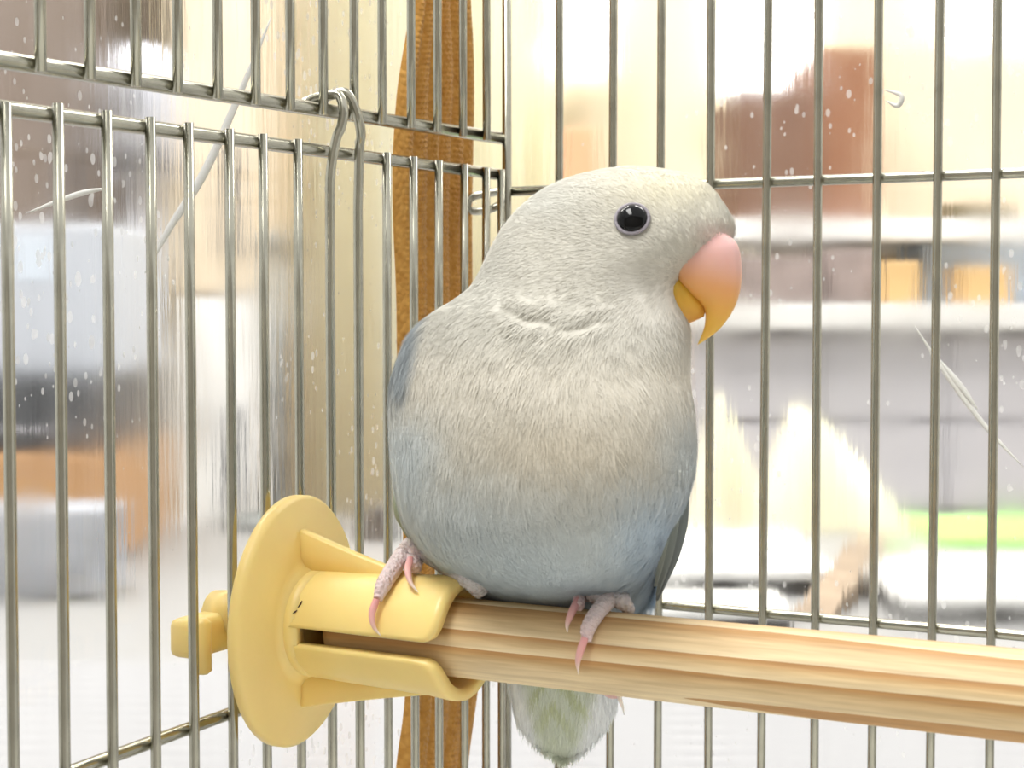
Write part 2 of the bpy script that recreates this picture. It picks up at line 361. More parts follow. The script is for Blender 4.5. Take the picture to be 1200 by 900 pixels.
# brown wedge between the boards
a = on_z(952, 728, TABLE); b2 = on_z(1022, 674, TABLE)
dv = b2 - a; ln = np.linalg.norm(dv[:2])
o = mk('door_wedge', [(0, -.011, 0), (ln, -.011, 0), (ln, .011, 0), (0, .011, 0), (0, -.011, .004), (ln, -.011, .028), (ln, .011, .028), (0, .011, .004)], [(3, 2, 1, 0), (4, 5, 6, 7), (0, 1, 5, 4), (1, 2, 6, 5), (2, 3, 7, 6), (3, 0, 4, 7)], plain('brown_wedge_wood', (150, 132, 112), 0.7, 0, 0.25, 40), None, False)
o.location = (a[0], a[1], TABLE); o.rotation_euler = (0, 0, math.atan2(dv[1], dv[0])); tag(o, 'brown-grey wooden wedge lying between the white boards', 'wedge')
# ribbed white mat on the table, seen low through the wires
V = []; Fc = []; nx, ny = 2, 400; 
for j in range(ny + 1):
    y = 0.36 * j / ny; z = 0.0042 + 0.0038 * abs(math.sin(math.pi * y / 0.016))
    V += [(-0.42, y, z), (0.42, y, z)]
for j in range(ny): Fc.append((2 * j, 2 * j + 1, 2 * j + 3, 2 * j + 2))
nb = len(V); V += [(-0.42, 0, 0), (0.42, 0, 0), (0.42, 0.36, 0), (-0.42, 0.36, 0)]; Fc.append((nb + 3, nb + 2, nb + 1, nb))
o = mk('ribbed_mat', V, Fc, plain('white_ribbed_fabric', (162, 162, 164), 0.8, 0, 0.02), None, True); o.location = (0.06, 0.46, TABLE); tag(o, 'white ribbed mat lying on the table behind the cage', 'mat')

# ---- far left
def on_table(name, x0, y0, x1, dd, dep, mat, label, cat, group=None, zb=TABLE): return bgbox(name, x0, y0, x1, 400, dd, dep, mat, label, cat, zbot=zb, group=group)
o = on_table('wooden_crate', -90, 532, 124, 1.16, 0.22, plain('tan_wood', (196, 150, 102), 0.6, 0, 0.1, 10, stretch=(.3, 1, 4)), 'tan wooden crate on the table under the black device', 'crate')
zcr = P(0, 532, 1.16)[2]
blk = on_table('black_device', -90, 442, 122, 1.17, 0.2, plain('black_plastic', (70, 72, 76), 0.35, 0, 0.2, 10), 'black box-shaped device standing on the tan crate', 'device', zb=zcr)
for i in range(4):
    bgbox('button', -20 + i * 30, 500, -6 + i * 30, 508, 1.168, 0.01, m_lilac, parent=blk, bev=0.001)
zbl = P(0, 442, 1.17)[2]
ap = on_table('silver_appliance', -70, 262, 128, 1.18, 0.18, plain('silver_paint', (204, 209, 218), 0.45, 0, 0.05), 'pale silver boxy appliance stacked on the black device', 'appliance', zb=zbl)
bgbox('display_panel', 16, 276, 60, 330, 1.178, 0.01, plain('pale_display', (226, 236, 248), 0.2), parent=ap, bev=0.002)
on_table('plastic_bag', -60, 596, 124, 1.04, 0.05, plain('blue_white_plastic', (168, 172, 180), 0.4, 0, 0.35, 22, 0.6, 30), 'pale blue-white plastic pack leaning on the tan crate', 'pack')
# rounded grey appliance on a stand
dd = 1.7; base = P(165, 0, dd); fan = empty('stand_fan', (base[0], base[1], 0)); tag(fan, 'pale grey rounded appliance on a slim stand beside the beige cupboard', 'fan')
m_pg = plain('pale_grey_paint', (206, 208, 218), 0.5); m_dg = plain('mid_grey_mesh', (84, 86, 92), 0.6, 0, 0.25, 30)
ztop_f = P(0, 48, dd)[2]; zmid = P(0, 128, dd)[2]; zlow = P(0, 212, dd)[2]; px = dd / F
def lathe(prof, n=28):
    rows = [[(r * math.cos(2 * math.pi * k / n), r * math.sin(2 * math.pi * k / n), z) for k in range(n)] for r, z in prof]
    return loftm(rows)
mk('head', *lathe([(2 * px, zlow - .002), (36 * px, zlow), (42 * px, zlow + 30 * px), (44 * px, zmid), (42 * px, zmid + 40 * px), (30 * px, ztop_f - 12 * px), (3 * px, ztop_f)]), m_pg, fan)
v, f = lathe([(1 * px, 0), (20 * px, 0), (24 * px, 4 * px), (18 * px, 9 * px), (1 * px, 10 * px)]); v = [(x - 18 * px, -44 * px - z + 4 * px, zmid + y + 4 * px) for x, y, z in v]; mk('grille', v, f, m_dg, fan)
v, f = boxm(-30 * px, 34 * px, -46 * px, -10 * px, P(0, 205, dd)[2], P(0, 168, dd)[2], .006); mk('motor_housing', v, f, m_dg, fan, False)
mk('pole', *tube([(0, 0, 0.02), (0, 0, zlow)], 0.012, 12), m_pg, fan); mk('base', *lathe([(.001, 0), (.15, 0), (.15, .012), (.03, .025), (.001, .026)]), m_pg, fan)
# cupboards
m_taupe = plain('taupe_wood', (122, 108, 98), 0.6, 0, 0.08, 3, stretch=(4, 1, .4))
def cupboard(x0, x1, ytop, d, label, mats, split):
    p0 = P(x0, 0, d); p1 = P(x1, 0, d); o = empty('cupboard', ((p0[0] + p1[0]) / 2, p0[1], 0)); tag(o, label, 'cupboard'); h = P(0, ytop, d)[2]; hw = (p1[0] - p0[0]) / 2
    v, f = boxm(-hw, hw, 0.02, 0.4, 0, h, .004); mk('body', v, f, mats[0], o, False)
    zs = P(0, split, d)[2]
    v, f = boxm(-hw + .004, hw - .004, 0, .02, zs + .004, h - .004, .003); dr = mk('door', v, f, mats[0], o, False)
    v, f = boxm(hw - .05, hw - .035, -.02, 0, zs + .05, zs + .2, .003); mk('handle', v, f, m_dg, dr, False)
    v, f = boxm(-hw + .004, hw - .004, 0, .02, .05, zs - .004, .003); dr = mk('door', v, f, mats[1], o, False)
    v, f = boxm(hw - .05, hw - .035, -.02, 0, zs - .3, zs - .15, .003); mk('handle', v, f, m_dg, dr, False)
cupboard(-260, 118, -420, 2.5, 'tall taupe wooden cupboard behind the silver appliance', (m_taupe, m_taupe), 300)
cupboard(206, 306, -420, 2.3, 'tall narrow cupboard with beige upper door and white lower door', (m_beige, m_white), 345)
# post
p = P(326, 600, 1.40); po = empty('metal_post', (p[0], p[1], TABLE)); tag(po, 'dark grey upright post on a round foot behind the side wires', 'post')
m_post = plain('dark_grey_metal', (120, 124, 122), 0.45, 0.2, 0.25, 30)
hp = P(0, 296, 1.40)[2] - TABLE
mk('pole', *tube([(0, 0, 0.008), (0, 0, hp)], 0.0105, 14), m_post, po); mk('foot', *lathe([(.001, 0), (.05, 0), (.05, .006), (.014, .012), (.001, .0125)]), m_post, po)
mk('cap', *[(np.array(q[0]) + np.array([0, 0, hp]) if i == 0 else q[1]) for q in [lathe([(.001, 0), (.013, .0), (.013, .012), (.004, .018), (.001, .0185)])] for i in (0, 1)], m_post, po)
# curtain
V = []; Fc = []; n = 220; d = 2.78; xa = P(346, 0, d)[0]; xb = P(652, 0, d)[0]; h = P(0, -330, d)[2]
for i in range(n + 1):
    s = i / n; yy = 0.022 * math.sin(s * 2 * math.pi * 9) + 0.008 * math.sin(s * 37)
    for z in (0.02, h * .5, h): V.append((xa + (xb - xa) * s, yy, z))
for i in range(n):
    for j in range(2): a_ = i * 3 + j; Fc.append((a_, a_ + 3, a_ + 4, a_ + 1))
m_curt = plain('pale_yellow_fabric', (250, 248, 230), 0.85, 0, 0.02); nt = m_curt.node_tree
tl = nt.nodes.new('ShaderNodeBsdfTranslucent'); tl.inputs[0].default_value = (*lin((252, 250, 230)), 1); mxs = nt.nodes.new('ShaderNodeMixShader'); mxs.inputs[0].default_value = 0.35
nt.links.new(nt.nodes['Principled BSDF'].outputs[0], mxs.inputs[1]); nt.links.new(tl.outputs[0], mxs.inputs[2]); nt.links.new(mxs.outputs[0], nt.nodes['Material Output'].inputs['Surface'])
cu = empty('curtain', (0, P(0, 0, d)[1], 0)); tag(cu, 'pale yellow hanging curtain behind the cage corner', 'curtain')
oc = mk('fabric', V, Fc, m_curt, cu); sm = oc.modifiers.new('thick', 'SOLIDIFY'); sm.thickness = 0.003
mk('curtain_rod', *tube([(xa - .08, 0, h + .01), (xb + .08, 0, h + .01)], .012, 12), m_dg, cu)
bgbox('dark_box', 418, 596, 462, 400, 1.30, 0.06, m_dark, 'small dark grey box on the table beyond the yellow holder', 'box', zbot=TABLE)

# ------------------------------------------------------------------ cage
cage = empty('bird_cage', K, -ANG); tag(cage, 'galvanised wire bird cage with a side door and hook', 'cage')
ZB, ZT = -0.150, 0.115
RW = 0.00090
def wire_mesh(z0, z1, r, name='wire'):
    zs = np.linspace(z0, z1, 5); v, f = tube([(0, 0, z) for z in zs], r, 10)
    o = mk(name, v, f, M['wire']); me = o.data; bpy.data.objects.remove(o); return me
def put(me, parent, l, name='wire', rx=0.0, ry=0.0):
    o = bpy.data.objects.new(name, me); col.objects.link(o); o.parent = parent; o.location = l; o.rotation_euler = (rx, ry, 0); return o
def ext(p, q, y_end):                                   # extend the line p->q (cage-local) to Y = y_end
    t = (y_end - p[1]) / (q[1] - p[1]); return p + (q - p) * t
YN = -0.27; XN = 0.30
# upper side frame
r1a, r1b = on_side(0, 68), on_side(589, 161)
r1n = ext(r1b, r1a, YN); r1b = ext(r1a, r1b, -.0004)
top = tube([(0, YN, ZT), (0, 0, ZT)], 0.0012, 12)
side = mk('side_frame', *join(tube(np.linspace(r1n + [-.0013, 0, 0], r1b + [-.0013, 0, 0], 8), 0.00135, 14), top, tube([(0, YN, ZB), (0, YN, ZT)], 0.0011, 12)), M['wire'], cage)
def zrail(p, q, y): return p[2] + (q[2] - p[2]) * (y - p[1]) / (q[1] - p[1])
xs = [43, 101, 155, 204, 251, 295.5, 336, 375, 411, 444, 478, 509, 539, 567]
ys = [on_side(x, 40)[1] for x in xs]
y = ys[0]
while y - 0.0125 > YN: y -= 0.0125; ys.append(y)
def shared(cache, z0, z1, r=RW):
    k = (round(z0, 4), round(z1, 4))
    if k not in cache: cache[k] = wire_mesh(0, z1 - z0, r)
    return cache[k]
ch = {}
for y in ys:
    z0 = zrail(r1a, r1b, y) - 0.0012
    put(shared(ch, round(z0, 3), ZT), side, (0.0007, y, z0), rx=random.uniform(-.004, .004))
# side door
r2a, r2b = on_side(0, 125), on_side(587, 204); r2n = ext(r2b, r2a, YN); r2b = ext(r2a, r2b, -.0012)
b1, b2 = on_side(200, 866), on_side(265, 842); br = ext(b1, b2, -0.001); bn = ext(b2, b1, YN)
door = mk('door_frame', *join(tube(np.linspace(r2n + [-.0012, 0, 0], r2b + [-.0012, 0, 0], 8), 0.00125, 14),
                              tube(np.linspace(bn + [-.0016, 0, 0], br + [-.0016, 0, 0], 6), 0.0011, 12)), M['wire'], cage)
xs = [4.5, 65, 122, 174, 221, 266, 307, 348, 451, 483, 511, 541, 567, 586]
yd = [on_side(x, 260)[1] for x in xs]; y = yd[0]; yh = [on_side(x, 260)[1] for x in (382.5, 415.5)]
while y - 0.0125 > YN: y -= 0.0125; yd.append(y)
for y in yd:
    z1 = zrail(r2a, r2b, y) + 0.0011
    put(shared(ch, ZB, round(z1, 3)), door, (0.0004, y, ZB), rx=random.uniform(-.003, .003))
# hook: two door wires drawn up, bent over the upper rail
zr1 = zrail(r1a, r1b, sum(yh) / 2)
ya, yb2 = yh; zr2 = zrail(r2a, r2b, ya)
pa = on_side(387, 150); pb = on_side(408, 150); pm = on_side(391, 124); pm2 = on_side(396, 122)
hook_mid = [(0.0008, ya, zr2 - .010), (0.0010, ya, zr2 - .004), (0.0018, (ya + pa[1]) / 2, (zr2 + pa[2]) / 2), (0.0024, pa[1], pa[2]), (0.0026, pm[1] - .0006, pm[2] - .001), (0.0010, pm[1], zr1 + .0028), (-0.0024, pm[1] - .001, zr1 + .0026),
            (-0.0044, pm[1] - .0035, zr1 + .0012), (-0.0046, pm[1] + .0015, zr1 + .0024), (-0.0024, pm2[1] + .001, zr1 + .0032), (0.0010, pm2[1] + .0016, zr1 + .0034), (0.0028, pb[1] - .0012, pb[2] + .0022), (0.0026, pb[1] + .0004, pb[2] - .0012), (0.0016, (yb2 + pb[1]) / 2 + .0004, (zr2 + pb[2]) / 2 - .001), (0.0010, yb2, zr2 - .004), (0.0008, yb2, zr2 - .010)]
hook_pts = np.vstack([np.linspace((0.0008, ya, ZB), (0.0008, ya, zr2 - .011), 6), catmull(hook_mid, 6), np.linspace((0.0008, yb2, zr2 - .011), (0.0008, yb2, ZB), 6)])
mk('hook', *tube(hook_pts, 0.00095, 10), M['wire'], door)
# corner post
mk('corner_post', *tube([(0, 0, ZB), (0, 0, ZT)], 0.00105, 14), M['wire'], cage)
# back frame
k1, k2 = on_back(840, 215), on_back(1195, 202); kb1, kb2 = on_back(800, 712), on_back(1200, 747)
def extx(p, q, x): t = (x - p[0]) / (q[0] - p[0]); return p + (q - p) * t
off = np.array([0, 0.0014, 0])
back = mk('back_frame', *join(tube(np.linspace(extx(k1, k2, 0.0) + off, extx(k1, k2, XN) + off, 8), 0.00108, 12),
                              tube(np.linspace(extx(kb1, kb2, 0.0) + off, extx(kb1, kb2, XN) + off, 8), 0.00108, 12),
                              tube([(0, 0, ZT), (XN, 0, ZT)], 0.0012, 12), tube([(XN, 0, ZB), (XN, 0, ZT)], 0.0012, 12)), M['wire'], cage)
xs = [656, 717, 774, 835, 897, 962, 1030, 1099, 1171]
xbk = [on_back(x, 110)[0] for x in xs]; x = xbk[-1]
while x + 0.0122 < XN: x += 0.0122; xbk.append(x)
for x in xbk: put(shared(ch, ZB, ZT), back, (x, -0.0003, ZB), ry=random.uniform(-.003, .003))
# bent clip where the back rail is hooked round the corner
e0 = extx(k1, k2, 0.012)
c1, c2, c3, c4 = on_side(590, 224, -.004), on_side(556, 230, -.006), on_side(552, 247, -.006), on_side(586, 240, -.003)
mk('clip', *tube(catmull([e0 + off, (0.003, .0022, e0[2]), c1, c2, on_side(548, 239, -.0065), c3, on_side(572, 246, -.005), c4], 6), 0.0009, 10), M['wire'], cage)
# tray
m_tray = plain('pale_grey_tray', (214, 214, 210), 0.5)
mk('tray', *join(boxm(-.006, XN + .006, YN - .006, .006, ZB - .03, ZB - .018, .002), boxm(-.006, -.003, YN - .006, .006, ZB - .018, ZB, .0005), boxm(-.006, XN + .006, .003, .006, ZB - .018, ZB, .0005),
                 boxm(XN + .003, XN + .006, YN - .006, .006, ZB - .018, ZB, .0005), boxm(-.006, XN + .006, YN - .006, YN - .003, ZB - .018, ZB - .008, .0005)), m_tray, cage, False)

# ------------------------------------------------------------------ clear acrylic cover round the cage
cov = empty('acrylic_cover', unloc((0, 0, TABLE - CZ)), -ANG); tag(cov, 'scratched clear acrylic cover standing round the wire cage', 'cover')
SX = -0.026; SY = 0.022; HH = 0.31
s1 = mk('side_sheet', *boxm(SX - .002, SX, YN - .03, SY, 0, HH), M['sheet'], cov, False)
s2 = mk('back_sheet', *boxm(SX, XN + .03, SY, SY + .002, 0, HH), M['sheet'], cov, False)
m_crease = plain('milky_crease', (236, 236, 232), 0.4)
dz = np.array([0, 0, CZ - TABLE])
def crease(fn, off, pts, sheet, r=0.0004):
    q = [fn(x, y, off) + dz for x, y in pts]; n_ = len(q) * 5
    q = catmull(q, 6); rad = r * np.sin(np.linspace(0.12, math.pi - .12, len(q)))
    mk('crease', *tube(q, rad, 8), m_crease, sheet)
crease(on_side, SX + .0002, [(318, 20), (285, 100), (240, 200), (198, 268), (170, 320)], s1, .0009)
crease(on_side, SX + .0002, [(128, 220), (90, 228), (30, 250)], s1, .0005)
crease(on_back, SY - .0002, [(1072, 382), (1110, 440), (1155, 500), (1200, 548)], s2, .0006)
crease(on_back, SY - .0002, [(1100, 420), (1125, 452), (1146, 480)], s2, .0007)
crease(on_back, SY - .0002, [(1036, 105), (1056, 112), (1052, 124), (1038, 118)], s2, .0006)

# ------------------------------------------------------------------ brown woven strap
def strap_mat():
    m, nt, b, L = new_mat('brown_woven_strap')
    tc = nt.nodes.new('ShaderNodeTexCoord')
    b.inputs['Roughness'].default_value = 0.8; b.inputs['Specular IOR Level'].default_value = 0.2; b.inputs['Sheen Weight'].default_value = 0.2
    mp = nt.nodes.new('ShaderNodeMapping'); mp.inputs['Rotation'].default_value = (0.6, 0, 0); mp.inputs['Scale'].default_value = (.4, 1.0, 0.55); L.new(tc.outputs['Object'], mp.inputs['Vector'])
    n = nt.nodes.new('ShaderNodeTexVoronoi'); n.inputs['Scale'].default_value = 1150; n.inputs['Randomness'].default_value = .45; L.new(mp.outputs[0], n.inputs['Vector'])
    r = nt.nodes.new('ShaderNodeValToRGB'); r.color_ramp.elements[0].position = .15; r.color_ramp.elements[1].position = .75
    r.color_ramp.elements[0].color = (*lin((196, 138, 62)), 1); r.color_ramp.elements[1].color = (*lin((226, 172, 92)), 1)
    ns = nt.nodes.new('ShaderNodeTexNoise'); ns.inputs['Scale'].default_value = 500; L.new(tc.outputs['Object'], ns.inputs['Vector']); L.new(ns.outputs['Fac'], r.inputs[0]); L.new(r.outputs[0], b.inputs['Base Color'])
    bp_ = nt.nodes.new('ShaderNodeBump'); bp_.invert = True; bp_.inputs['Strength'].default_value = 0.7; bp_.inputs['Distance'].default_value = 0.0006
    L.new(n.outputs['Distance'], bp_.inputs['Height']); L.new(bp_.outputs[0], b.inputs['Normal'])
    return m
M['strap'] = strap_mat()
st_o = unloc((-.0135, on_side(510, 400, -.0135)[1], TABLE - CZ)); st = empty('woven_strap', st_o, -ANG); tag(st, 'brown woven strap hanging outside the wire cage corner', 'strap')
def strap_piece(name, outline, xoff, ribs, thick):
    # outline: (py, left px, right px); relief of vertical cords crossed by slanted stitches
    o = np.array(outline, float); yy = np.linspace(o[0, 0], o[-1, 0], 1150); l_ = np.interp(yy, o[:, 0], o[:, 1]); r_ = np.interp(yy, o[:, 0], o[:, 2])
    ker = np.ones(61) / 61; l_ = np.convolve(np.pad(l_, 30, 'edge'), ker, 'valid'); r_ = np.convolve(np.pad(r_, 30, 'edge'), ker, 'valid')
    m = ribs * 7; front = []; backr = []
    y0 = loc(st_o)
    for i in range(len(yy)):
        pl = on_side(l_[i], yy[i], xoff) - y0; pr = on_side(r_[i], yy[i], xoff) - y0
        rowf = []
        for k in range(m + 1):
            s = k / m; p = pl + (pr - pl) * s
            ph = s * ribs; cordv = abs(math.sin(math.pi * ph)) ** 0.6; sgn = 1 if int(ph) % 2 == 0 else -1
            stitch = 0.5 + 0.5 * math.sin(2 * math.pi * (p[2] / 0.0012 + sgn * 0.55 * (ph % 1)))
            edge = min(1, min(s, 1 - s) * 9)
            p = p + np.array([thick * edge * (0.35 + 0.55 * cordv + 0.20 * stitch * cordv * min(1, min(s, 1 - s) * 4) ** 2), 0, 0]); rowf.append(p)
        rowb = [pl + (pr - pl) * (1 - k / 8) - np.array([thick * .4, 0, 0]) * (1 if 0 < k < 8 else 0.2) for k in range(9)]
        front.append(rowf + rowb)
    v, f = loftm(front); return mk(name, v, f, M['strap'], st)
strap_piece('webbing', [(-130, 500, 552), (0, 492, 548), (40, 494, 552), (90, 498, 553), (150, 492, 553), (250, 488, 551), (400, 490, 552), (560, 492, 560), (700, 494, 563), (790, 486, 562), (830, 484, 556), (900, 478, 546), (1080, 470, 538)], -.0135, 4, .0022)
strap_piece('webbing', [(-130, 486, 516), (0, 482, 514), (60, 474, 512), (90, 467, 510), (130, 464, 512), (190, 460, 512), (260, 461, 510), (340, 465, 508), (430, 466, 510), (600, 472, 512), (760, 478, 514), (830, 475, 512), (900, 464, 506), (1080, 452, 496)], -.0115, 3, .0022)

# ------------------------------------------------------------------ perch and yellow holder
Wp = on_side(337, 726, 0.004); PY, PZ = Wp[1], Wp[2]
perch = empty('perch', unloc((0.0, PY, PZ)), -ANG); tag(perch, 'round pale wooden perch the bird sits on', 'perch')
PR = 0.00665
n = 180; m = 56; rows = []
for i in range(n + 1):
    x = 0.0160 + (0.285 - 0.0160) * i / n; row = []
    for k in range(m):
        a_ = 2 * math.pi * k / m
        r = PR * (1 + 0.010 * math.cos(6 * a_ + .4) + 0.010 * mnoise.noise((x * 30, math.cos(a_) * 1.5, math.sin(a_) * 1.5)))
        row.append((x, r * math.cos(a_), r * math.sin(a_)))
    rows.append(row)
mk('rod', *loftm(rows), M['wood'], perch)
hold = empty('perch_holder', unloc((0.0, PY, PZ)), -ANG); tag(hold, 'yellow plastic perch holder clamped to the side wires', 'holder')
DR = 0.0221
prof = [(0.0016, 0.0002), (0.0016, DR - .0006), (0.0020, DR), (0.0034, DR), (0.0042, DR - .0008), (0.0048, 0.0115), (0.0056, 0.0102), (0.0072, 0.0095), (0.0075, 0.0002)]
# x grows inward; flange disc with a fillet to the socket
nn = 96; rows = [[(x, r * math.cos(2 * math.pi * k / nn), r * math.sin(2 * math.pi * k / nn)) for k in range(nn)] for x, r in [(p_[0], p_[1]) for p_ in prof]]
FT, FS = math.radians(6.5), 0.0028                       # the flange sits slightly askew on the wires
rows = [[(x * math.cos(FT) - y * math.sin(FT) + FS, x * math.sin(FT) + y * math.cos(FT), z) for x, y, z in rw] for rw in rows]
mk('flange', *loftm(rows), M['yellow'], hold)
HL = 0.0405
def shell(a0, a1):
    na, nl = 40, 26; outer = []; inner = []
    for i in range(na + 1):
        s = i / na; a_ = math.radians(a0 + (a1 - a0) * s)
        ed = min(s, 1 - s) * na / 7.0
        cut = 0.0024 * (1 - math.sqrt(max(0, 1 - (1 - min(1, ed)) ** 2)))
        ro, ri = [], []
        for j in range(nl + 1):
            q = j / nl; x = 0.0040 + (HL - cut - 0.0040) * q
            R = 0.0092 + 0.0011 * q + 0.0004 * max(0, q - .85) / .15; rin = 0.0076 + 0.0009 * q
            nz = 0.00010 * mnoise.noise((x * 300, a_ * 3, 1.7)) * q
            if j == nl: R -= 0.0003
            ro.append((x, (R + nz) * -math.cos(a_), (R + nz) * math.sin(a_))); ri.append((x, rin * -math.cos(a_), rin * math.sin(a_)))
        outer.append(ro); inner.append(ri)
    rows = [o_ + i_[::-1] for o_, i_ in zip(outer, inner)]
    return loftm(rows)
# angle 0 faces the camera side (-Y), 90 is up; slots at -4 and 176 degrees
soc = mk('socket', *join(shell(5, 169), shell(187, 347), shell(-12, -12 + 0.01)) if False else join(shell(5, 168), shell(192, 346)), M['yellow'], hold)
# short collar closing the slots next to the flange
rows = []
for x, R in ((0.0060, 0.0094), (0.0100, 0.00942), (0.0122, 0.00944), (0.0122, 0.0070), (0.0060, 0.0070)):
    rows.append([(x, R * math.cos(2 * math.pi * k / nn), R * math.sin(2 * math.pi * k / nn)) for k in range(nn)])
mk('collar', *loftm(rows, False), M['yellow'], soc)
m_hole = plain('dark_hollow', (70, 34, 24), 0.9); 
def fin(sign, h, l_, th, ang, name='rib'):
    # wedge rib between flange and socket, slightly concave
    V = []; Fc = []; n_ = 16
    for i in range(n_ + 1):
        s = i / n_; x = 0.0066 + l_ * s; zt = 0.0088 + h * (1 - s) ** 1.15 + 0.0011 * s
        tt = th * (1 - .35 * s)
        e = .0004
        for (yy, zz) in ((-tt, 0.0072), (-tt, zt - e), (-tt + e, zt), (tt - e, zt), (tt, zt - e), (tt, 0.0072)):
            V.append((x, yy, zz))
    c_, s_ = math.cos(ang), math.sin(ang)
    V = [(x, y * c_ - z * s_, y * s_ + z * c_) for x, y, z in V]
    rows = np.array(V).reshape(n_ + 1, 6, 3); return mk(name, *loftm(rows), M['yellow'], hold)
fin(1, 0.0078, 0.0240, 0.0012, 0.0); fin(-1, 0.0066, 0.0300, 0.0012, math.pi)
fin(1, 0.0060, 0.0250, 0.0012, -math.pi * .5 )
m_stain = plain('dark_stain', (74, 48, 34), 0.8)
for pts in ([(349, 712), (352, 708), (354, 704)], [(343, 719), (346, 717), (348, 715)]):
    r_l = []
    for x_, y_ in pts:
        rr_ = ray(x_, y_); o_ = C0 - np.array(unloc((0, PY, PZ))); r2_ = rr_ - (rr_ @ A) * A; o2_ = o_ - (o_ @ A) * A
        a2, b2_, c2 = r2_ @ r2_, 2 * (r2_ @ o2_), o2_ @ o2_ - 0.00955 ** 2; t2 = (-b2_ - math.sqrt(max(0, b2_ * b2_ - 4 * a2 * c2))) / (2 * a2)
        q_ = C0 + t2 * rr_ - np.array(unloc((0, PY, PZ))); r_l.append((q_ @ A, q_ @ B, q_[2]))
    mk('stain', *tube(r_l, [.00006, .00016, .00006], 6), m_stain, hold)
# screw and wing nut outside the wires
scr = mk('screw', *tube([(-0.014, 0, 0), (0.006, 0, 0)], 0.0015, 16), M['yellow'], hold)
nut = mk('wing_nut', *join(tube([(-0.0056, 0, 0), (-0.0054, 0, 0), (-0.0120, 0, 0), (-0.0124, 0, 0)], [0.001, .0046, .0040, .001], 20),
                           boxm(-.0128, -.0068, -.0125, .0125, -.0062, .0008, .0014)), M['yellow'], hold)
for sy in (-1, 1):
    mk('peg', *tube([(-0.0062, sy * .0112, -.0086), (-0.0062, sy * .0112, -.0080), (-0.0062, sy * .0112, .0004), (-0.0062, sy * .0112, .0012)], [.0010, .0017, .0016, .0008], 16), M['yellow'], nut)

# ------------------------------------------------------------------ the bird
Qp = np.array(unloc((0.0, PY, PZ)))
def axis_depth(x):                                       # distance of the perch axis where it crosses image column x
    lo, hi = 0.0, 0.3
    for _ in range(50):
        mid = (lo + hi) / 2; p = Qp + A * mid; px_ = 600 + F * ((p - C0) @ RT) / ((p - C0) @ FW)
        lo, hi = (mid, hi) if px_ < x else (lo, mid)
    p = Qp + A * lo; return (p - C0) @ FW, p
dB, pfoot = axis_depth(640)
SP = dB / F                                              # metres per pixel at the bird
def bp(x, y, v): return P(x, y, dB - v * SP)             # pixel + offset towards the camera (in px)
def on_perch(x, y, rad):                                 # pixel -> point on a cylinder round the perch axis
    r = ray(x, y); o = C0 - Qp; r2 = r - (r @ A) * A; o2 = o - (o @ A) * A
    a_ = r2 @ r2; b_ = 2 * (r2 @ o2); c_ = o2 @ o2 - rad * rad; disc = b_ * b_ - 4 * a_ * c_
    t_ = (-b_ - math.sqrt(disc)) / (2 * a_) if disc > 0 else -b_ / (2 * a_)
    return C0 + t_ * r
BO = pfoot + np.array([0, 0, PR])
bird = empty('lovebird', BO); tag(bird, 'pale grey, cream and blue lovebird with a pink and yellow beak perched in the cage', 'bird')

# ---- body rows: y, left, right, half depth, depth centre, skew
T = np.array([
 (194.5, 741, 743, 1, -2, .25), (196, 722, 764, 16, -2, .25), (199, 702, 784, 32, -2, .25), (204, 680, 804, 46, -2, .25), (210, 661, 818, 57, -2, .25), (219, 641, 833, 69, -2, .25),
 (230, 624, 843, 79, -2, .25), (245, 606, 852, 88, -2, .25), (262, 592, 861, 95, -2, .25), (280, 580, 862, 100, -2, .25), (300, 570, 838, 104, -4, .25), (318, 562, 808, 107, -6, .25),
 (332, 555, 800, 111, -7, .25), (345, 543, 799, 116, -7, .26), (358, 518, 802, 122, -6, .27), (372, 496, 807, 129, -5, .28), (388, 481, 809, 137, -5, .30), (410, 469, 809, 147, -6, .31), (440, 459, 808, 156, -6, .33), (475, 455, 813, 164, -5, .35),
 (510, 455, 816, 168, -4, .36), (545, 457, 815, 169, -4, .37), (580, 462, 808, 165, -6, .38), (610, 470, 792, 156, -10, .38), (640, 488, 779, 142, -18, .38), (660, 506, 773, 128, -28, .38), (680, 528, 769, 110, -46, .36),
 (697, 552, 764, 92, -72, .34), (712, 575, 754, 78, -92, .32), (728, 600, 735, 58, -108, .3), (742, 622, 712, 36, -116, .3), (750, 645, 685, 10, -118, .3)])
ysamp = np.concatenate([194.6 + (230 - 194.6) * np.linspace(0, 1, 26) ** 1.8, np.linspace(230, 750, 200)[1:]])
def smooth_col(c):
    yd_ = np.linspace(150, 800, 1301); base = np.interp(yd_, T[:, 0], T[:, c])
    sg = 18.0 if c < 3 else 44.0; hw = 140
    k = np.exp(-0.5 * (np.arange(-hw, hw + 1) / sg) ** 2); k /= k.sum(); s = np.convolve(np.pad(base, hw, 'edge'), k, 'valid')
    mix_ = np.clip((yd_ - 222) / 70, 0, 1) * np.clip((738 - yd_) / 40, 0, 1); return yd_, base * (1 - mix_) + s * mix_
TAB = {c: smooth_col(c) for c in range(1, 6)}
def sec(y):
    xl, xr, hd, vc, k = (np.interp(y, *TAB[c]) for c in range(1, 6)); return (xl + xr) / 2, (xr - xl) / 2, hd, vc, k
def front_v(x, y, side=1):
    cx, a_, hd, vc, k = sec(y); q = np.clip((x - cx) / a_, -1, 1); return vc + k * (x - cx) + side * hd * math.sqrt(1 - q * q)
